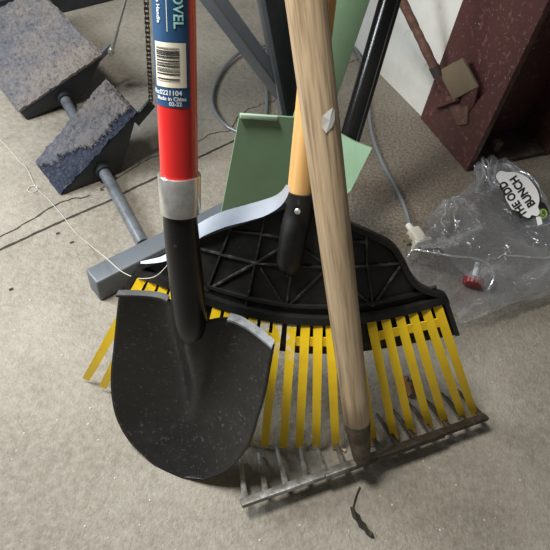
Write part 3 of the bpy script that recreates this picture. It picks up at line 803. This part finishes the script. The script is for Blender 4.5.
L.new(a0.outputs[0], out.inputs['Surface'])
bag_root = thing('plastic_bag', 'crumpled clear plastic bag with white speech-cloud label on concrete', 'bag', V((.40, .82, 0)))
cp = catmull([V((.320, .676, .034)), V((.375, .735, .040)), V((.445, .83, .042)), V((.468, .95, .034)), V((.462, 1.07, .022))], 10)
n = len(cp); bm = bmesh.new(); NA = 72; rows = []
for i, c_ in enumerate(cp):
    f = i / (n - 1)
    hw = lerp(.088, .130, sm(0, .45, f)) if f < .45 else lerp(.130, .038, min(1, (f - .45) / .5))
    hh = lerp(.036, .046, sm(0, .4, f)) if f < .4 else lerp(.046, .008, sm(.4, 1, f))
    d = (cp[min(i + 1, n - 1)] - cp[max(i - 1, 0)]).normalized(); s = V((d.y, -d.x, 0)).normalized()
    row = []
    for k in range(NA):
        a = 2 * math.pi * k / NA; ca2, sa2 = math.cos(a), math.sin(a)
        p = c_ + s * hw * (abs(ca2) ** .8) * (1 if ca2 > 0 else -1) + Z * hh * sa2
        q = V((p.x, p.y, p.z * 1.3))
        cre = (abs(noise.noise(q * 9)) - .2) * .050 + (abs(noise.noise(q * 22 + V((3, 1, 2)))) - .2) * .022
        fold = (abs(math.sin(a * 4.5 + 1.5 * noise.noise(q * 6))) - .5) * .012 * (.5 + f)
        g_ = cre * (.35 if f > .9 else 1) + fold
        p = p + (s * ca2 * .7 + Z * sa2 * .8) * g_
        if i == 0: p += d * (-.02 + .03 * noise.noise(V((a * 2, 1, 5)))) - d * .022 * sa2 * -1
        p.z = max(p.z, .0015 + .0008 * (k % 3)); row.append(bm.verts.new(p))
    rows.append(row)
for a_, b_ in zip(rows, rows[1:]):
    for k in range(NA): bm.faces.new((a_[k], a_[(k + 1) % NA], b_[(k + 1) % NA], b_[k]))
film_pts = [[v.co.copy() for v in r_] for r_ in rows]
film = obj('film', bm, pm, bag_root)
# doubled film folds from the gathered end, whitened to paint in crease highlights
fold_m = pm.copy(); fold_m.name = 'crease_highlight_film'
for k in fold_m.node_tree.nodes:
    if k.type == 'MAP_RANGE': k.inputs['To Min'].default_value = .6; k.inputs['To Max'].default_value = 1.0
bm = bmesh.new(); rf = random.Random(5)
for q in range(24):
    k = rf.uniform(.06, .44) * NA; i0 = rf.randint(4, n - 14); ln_ = rf.randint(8, 16); pts = []
    for i in range(ln_):
        ii = n - 1 - i - (i0 if q % 2 else 1)
        if ii < 0: break
        kk = int(k + 4 * math.sin(i * .25 + q) + (rf.random() - .5)) % NA
        pts.append(film_pts[ii][kk] + Z * .0012)
    if len(pts) > 3:
        pp = catmull(pts, 4); tube(bm, pp, [.0016 * math.sin(math.pi * min(1, (t + .5) / len(pp))) + .0003 for t in range(len(pp))], 6)
obj('folds', bm, fold_m, bag_root)
# flat sealed seam at the gathered end
bm = bmesh.new(); e0, e1 = P(474, 168, .028), P(507, 166, .028); sd_ = [V((0, .006, .002)) * (1 + .3 * noise.noise(V((k, 0, 0)))) for k in range(9)]
ribbon(bm, [lerp(e0, e1, k / 8) + Z * .003 * math.sin(k * 1.3) for k in range(9)], sd_, [Z] * 9, .0006); obj('seal_strip', bm, pm, bag_root)
bm = bmesh.new()   # rolled rim of the open mouth
tube(bm, catmull([v for v in [P(408, 256, .03), P(414, 250, .045), P(430, 252, .055), P(452, 256, .06), P(474, 258, .058), P(488, 264, .05), P(494, 276, .035), P(488, 290, .02)]], 6), [.0022 + .0012 * noise.noise(V((k * .7, 0, 0))) for k in range(43)], 8); obj('rim', bm, fold_m, bag_root)
# printed label
lpn = (Z + V((0, -.25, 0)) + V((.1, 0, 0))).normalized(); lp0 = P(520, 197, .112)
def LB(x, y, o=0.0): return PL(x, y, lp0 + lpn * o, lpn)
cloud = [(496, 176), (500, 171), (507, 172), (514, 172), (521, 174), (528, 178), (534, 185), (538, 192), (539.5, 200), (538, 207), (540, 212), (537, 216), (532, 215), (529, 218), (523, 215.5), (520, 212), (516, 210.5), (512, 209), (509, 204), (506, 199), (505, 193), (503, 187), (499, 182)]
def sm_poly(pl, n=4):
    v = [V((x, y, 0)) for x, y in pl]; out = []; m_ = len(v)
    for i in range(m_):
        p0, p1, p2, p3 = v[i - 1], v[i], v[(i + 1) % m_], v[(i + 2) % m_]
        for k in range(n):
            t = k / n; q = .5 * ((2 * p1) + (p2 - p0) * t + (2 * p0 - 5 * p1 + 4 * p2 - p3) * t * t + (3 * p1 - p0 - 3 * p2 + p3) * t ** 3); out.append((q.x, q.y))
    return out
lab_w = mat('label_print_white', (.80, .80, .79), .35, spec=.5); lab_k = mat('label_print_black', (.012, .012, .013), .35); lab_g = mat('label_print_green', (.24, .42, .03), .4)
cx, cy = 520, 194
bm = bmesh.new(); prism(bm, [LB(cx + (x - cx) * 1.05 + .8, cy + (y - cy) * 1.05 + .8, .0) for x, y in sm_poly(cloud)], -lpn * .0004); lk = obj('label_outline', bm, lab_k, bag_root, smooth=False)
bm = bmesh.new(); prism(bm, [LB(x, y, .0008) for x, y in sm_poly(cloud)], -lpn * .0005); lw = obj('label', bm, lab_w, bag_root, smooth=False)
def label_text(s, px_size, ox, oy, ang, par, m, ex=1.0):
    t = text_mesh(s, 1.0, .034); ca3, sa3 = math.cos(ang), math.sin(ang)
    dr = (ca3, sa3); dwn = (-sa3, ca3)
    for v in t.verts:
        a, b_ = v.co.x * px_size * ex, -v.co.y * px_size
        v.co = LB(ox + dr[0] * a + dwn[0] * b_, oy + dr[1] * a + dwn[1] * b_, .0016)
    return obj('label_lettering', t, m, par, smooth=False, recalc=False)
ang = math.atan2(-34, -23)
label_text('THE ODD', 11.5, 527.5, 214.0, ang, lw, lab_k, .80)
label_text('BUNCH', 11.5, 535.5, 204.0, ang, lw, lab_k, .88)
bm = bmesh.new(); prism(bm, [LB(543.5 + 5.5 * math.cos(a) * .95 + 2.5 * math.sin(a), 212 + 10.5 * math.sin(a), .0006) for a in [k * math.pi / 14 for k in range(28)]], -lpn * .0005); sk = obj('round_label', bm, lab_k, bag_root, smooth=False)
bm = bmesh.new()
pts = [LB(543.2 + (1.2 + .42 * k * .35) * math.cos(k * .42), 213 + (1.6 + .5 * k * .35) * math.sin(k * .42), .0014) for k in range(3, 22)]
sdv = []
for i in range(len(pts)):
    d = (pts[min(i + 1, len(pts) - 1)] - pts[max(i - 1, 0)]).normalized(); sdv.append(lpn.cross(d) * .0016)
ribbon(bm, pts, sdv, [lpn] * len(pts), .0003); obj('round_label_emblem', bm, lab_g, sk, smooth=False)
bm = bmesh.new(); prism(bm, [LB(536, 217, .0012), LB(541, 216, .0012), LB(542.5, 224, .0012), LB(538, 225.5, .0012)], -lpn * .0005); obj('label_tab', bm, lab_w, bag_root, smooth=False)

# red cap with clear stem lying in the bag
red_plastic = mat('red_plastic', (.16, .010, .013), .4, 0, [((.20, .012, .015), 40, .45, .65)])
rc = P(472, 284, .012)
rdv = (P(477, 262, .03) - rc).normalized()
rc_root = thing('red_cap', 'dark red plastic cap with pale stem lying inside the plastic bag', 'cap', V((rc.x, rc.y, 0)))
rc = rc + Z * .006
bm = bmesh.new(); rings = tube(bm, [rc - rdv * .008, rc - rdv * .006, rc + rdv * .006, rc + rdv * .008], [.014, .0185, .0195, .015], 40)
for k, v in enumerate(rings[1] + rings[2]):
    if k % 2: v.co = rc + (v.co - rc) * .95
obj('cap', bm, red_plastic, rc_root)
bm = bmesh.new(); tube(bm, [rc + rdv * .007, rc + rdv * .040], [.0052, .0045], 14); obj('stem', bm, mat('cloudy_plastic', (.55, .56, .57), .3), rc_root)

# ================================================================== STRAP, STRING, LITTER
strap_m = mat('pale_plastic_strap', (.56, .62, .72), .6, 0, [((.48, .54, .66), 40, .5, .7)], spec=.15)
bm = bmesh.new()
sp_pts = [((141, 262.5, .655), 1.0), ((150, 261.5, .648), 1.8), ((164, 258.5, .638), 2.6), ((178, 250, .628), 4), ((190, 239, .618), 5.2), ((200, 230.5, .611), 5.8), ((222, 220, .603), 6.8), ((245, 213.5, .597), 7.2), ((262, 208.5, .593), 7.0), ((276, 202, .591), 5.5), ((284, 194, .593), 3.5), ((288, 186, .600), 2.0)]
cen_ = catmull([Q(*q) for q, w in sp_pts], 6); ws = catmull([V((w, 0, 0)) for q, w in sp_pts], 6)
sdv = []; nrv = []
for i, c_ in enumerate(cen_):
    d = (cen_[min(i + 1, len(cen_) - 1)] - cen_[max(i - 1, 0)]).normalized(); vv = (EYE - c_).normalized()
    vv = (vv + V((.25, 0, .35))).normalized(); s = d.cross(vv).normalized(); t = (c_ - EYE).dot(fwd)
    sdv.append(s * max(ws[i].x, .5) * t / F * 1.12); nrv.append(s.cross(d).normalized())
ribbon(bm, cen_, sdv, nrv, .0006)
sp_o = obj('plastic_strap', bm, strap_m, base=cen_[40].copy())
tag(sp_o, 'pale bluish plastic strap looped round the yellow wooden handle, across the black head', 'strap')

string_m = mat('white_thread', (.52, .50, .45), .8)
bm = bmesh.new()
sp = [P(-8, 132, .002), P(10, 150, .002), P(20, 162, .002), P(27, 169, .003), P(36, 187, .002), P(48, 199, .003), P(62, 215, .002), P(76, 233, .003), P(90, 245, .012), Q(105, 257, .84), Q(121, 271, .80), Q(135, 277.5, .74), Q(146, 278.5, .675), Q(156, 276, .625), Q(165, 268, .605), Q(174, 256, .59)]
tube(bm, catmull(sp, 8), .0006, 6)
st_o = obj('string', bm, string_m, base=P(48, 199)); tag(st_o, 'long thin white string trailing over the floor beside the grey tube', 'string')
bm = bmesh.new(); c_ = P(32.5, 189, .002)
tube(bm, [c_ + V((math.cos(a), math.sin(a), 0)) * .009 + Z * .001 * math.sin(a) for a in [k * .35 for k in range(19)]], .0007, 6)
st2 = obj('thread_ring', bm, string_m, base=P(32.5, 189)); tag(st2, 'small ring of white thread lying beside the front pedal', 'thread')

leaf_m = mat('dry_dark_leaf', (.022, .019, .014), .85, 0, [((.05, .042, .03), 90, .5, .7)])
def leaf(name, label, cat, pts, w, m, hgt=.004):
    q = catmull([P(x, y, .003) for x, y in pts], 6); bm = bmesh.new(); rows = []
    for i, p in enumerate(q):
        f = i / (len(q) - 1); d = (q[min(i + 1, len(q) - 1)] - q[max(i - 1, 0)]).normalized(); s = V((-d.y, d.x, 0)).normalized()
        ww = w * (math.sin(math.pi * min(1, f * .96 + .02)) ** .35) * (1 + 1.1 * noise.noise(p * 260))
        rows.append([bm.verts.new(p + s * ww * k + Z * (hgt * (abs(k) * .8 + .3 * noise.noise(p * 200 + V((k, 0, 0)))) + .001)) for k in (-1, -.5, 0, .5, 1)])
    for a, b_ in zip(rows, rows[1:]):
        for k in range(4): bm.faces.new((a[k], a[k + 1], b_[k + 1], b_[k]))
    o = obj(name, bm, m, base=P(*pts[len(pts) // 2])); md = o.modifiers.new('Solidify', 'SOLIDIFY'); md.thickness = .0008; md.offset = 1
    return tag(o, label, cat)
bm = bmesh.new()
prism(bm, [P(x, y, .002 + .003 * (k % 2)) for k, (x, y) in enumerate(((350, 507), (353.5, 507), (356, 512.5), (359.5, 515), (361, 520), (365.5, 524), (368, 529), (372.5, 533), (374, 538), (370, 537), (366, 534), (364, 530), (359, 527), (356.5, 521), (352.5, 517)))], Z * .0016)
dl = obj('dried_leaf', bm, leaf_m, base=P(361, 522), smooth=False); tag(dl, 'shrivelled dark leaf lying on bare concrete in front of the rakes', 'leaf')
bm = bmesh.new(); tube(bm, catmull([P(353, 509, .004), P(354.5, 502, .004), P(357, 494, .003), P(360, 487, .003)], 6), .0011, 6)
tw = obj('twig', bm, leaf_m, base=P(355, 498)); tag(tw, 'thin dark twig between the dark leaf and the rake bar', 'twig')
leaf('brown_leaf', 'reddish brown leaf scrap under the right yellow tines', 'leaf', [(400, 376), (403, 382), (406, 390), (408, 397)], .010, mat('brown_leaf_skin', (.22, .10, .05), .7))
bm = bmesh.new(); prism(bm, [P(341, 447, .002), P(346, 450, .002), P(345, 452.5, .002), P(340, 449.5, .002)], Z * .003, .0004)
wc = obj('wood_chip', bm, mat('pale_wood_chip', (.55, .42, .30), .8), base=P(343, 450)); tag(wc, 'pale wood chip on the floor by the rake socket', 'wood chip')
chip = mat('pale_grit', (.55, .53, .49), .85)
bm = bmesh.new(); rg = random.Random(11)
spots = [(90, 408), (88, 424), (57, 420), (24, 433), (115, 478), (85, 526), (98, 440), (62, 355), (213, 60), (204, 109), (210, 112), (236, 54), (423, 461), (456, 485), (349, 531), (380, 496), (392, 505), (492, 382), (500, 360), (430, 468), (484, 520), (490, 455), (30, 300), (15, 330), (150, 500), (140, 525), (260, 540), (300, 525), (520, 480), (440, 530)]
spots += [(rg.uniform(0, 550), rg.uniform(300, 550)) for _ in range(110)] + [(rg.uniform(0, 150), rg.uniform(200, 420)) for _ in range(25)]
for i, (x, y) in enumerate(spots):
    r_ = (.0013 if i < 30 else rg.uniform(.0003, .0008)); p = P(x, y, r_ * .5)
    b2 = bmesh.new(); bmesh.ops.create_icosphere(b2, subdivisions=1, radius=r_)
    for v in b2.verts: v.co = p + V((v.co.x * rg.uniform(.7, 1.6), v.co.y * rg.uniform(.7, 1.5), v.co.z * .5))
    merge(bm, b2)
gr = obj('grit', bm, chip, base=V((0, 0, 0))); gr['kind'] = 'stuff'; tag(gr, 'pale grit and crumbs scattered over the concrete floor', 'grit')

# ================================================================== LIGHT
w = bpy.data.worlds.new('world'); bpy.context.scene.world = w; w.use_nodes = True
bg_ = w.node_tree.nodes['Background']; bg_.inputs['Color'].default_value = (.95, .95, .95, 1); bg_.inputs['Strength'].default_value = .07
def area(name, loc, aim, size, power, col):
    l = bpy.data.lights.new(name, 'AREA'); l.shape = 'RECTANGLE'; l.size, l.size_y = size; l.energy = power; l.color = col
    o = bpy.data.objects.new(name, l); C.objects.link(o); o.location = loc
    o.rotation_euler = (V(aim) - V(loc)).to_track_quat('-Z', 'Y').to_euler(); return o
area('door_daylight', (-1.25, .50, .95), (-.25, .6, 0), (.5, .5), 19, (.92, .97, 1))
area('ceiling_lamp', (-.58, .40, 1.72), (-.1, .45, 0), (.32, .28), 25, (1, .965, .90))
sc = bpy.context.scene
sc.view_settings.view_transform = 'Standard'; sc.view_settings.look = 'None'; sc.view_settings.exposure = .38; sc.view_settings.gamma = 1
sc.view_settings.use_curve_mapping = False
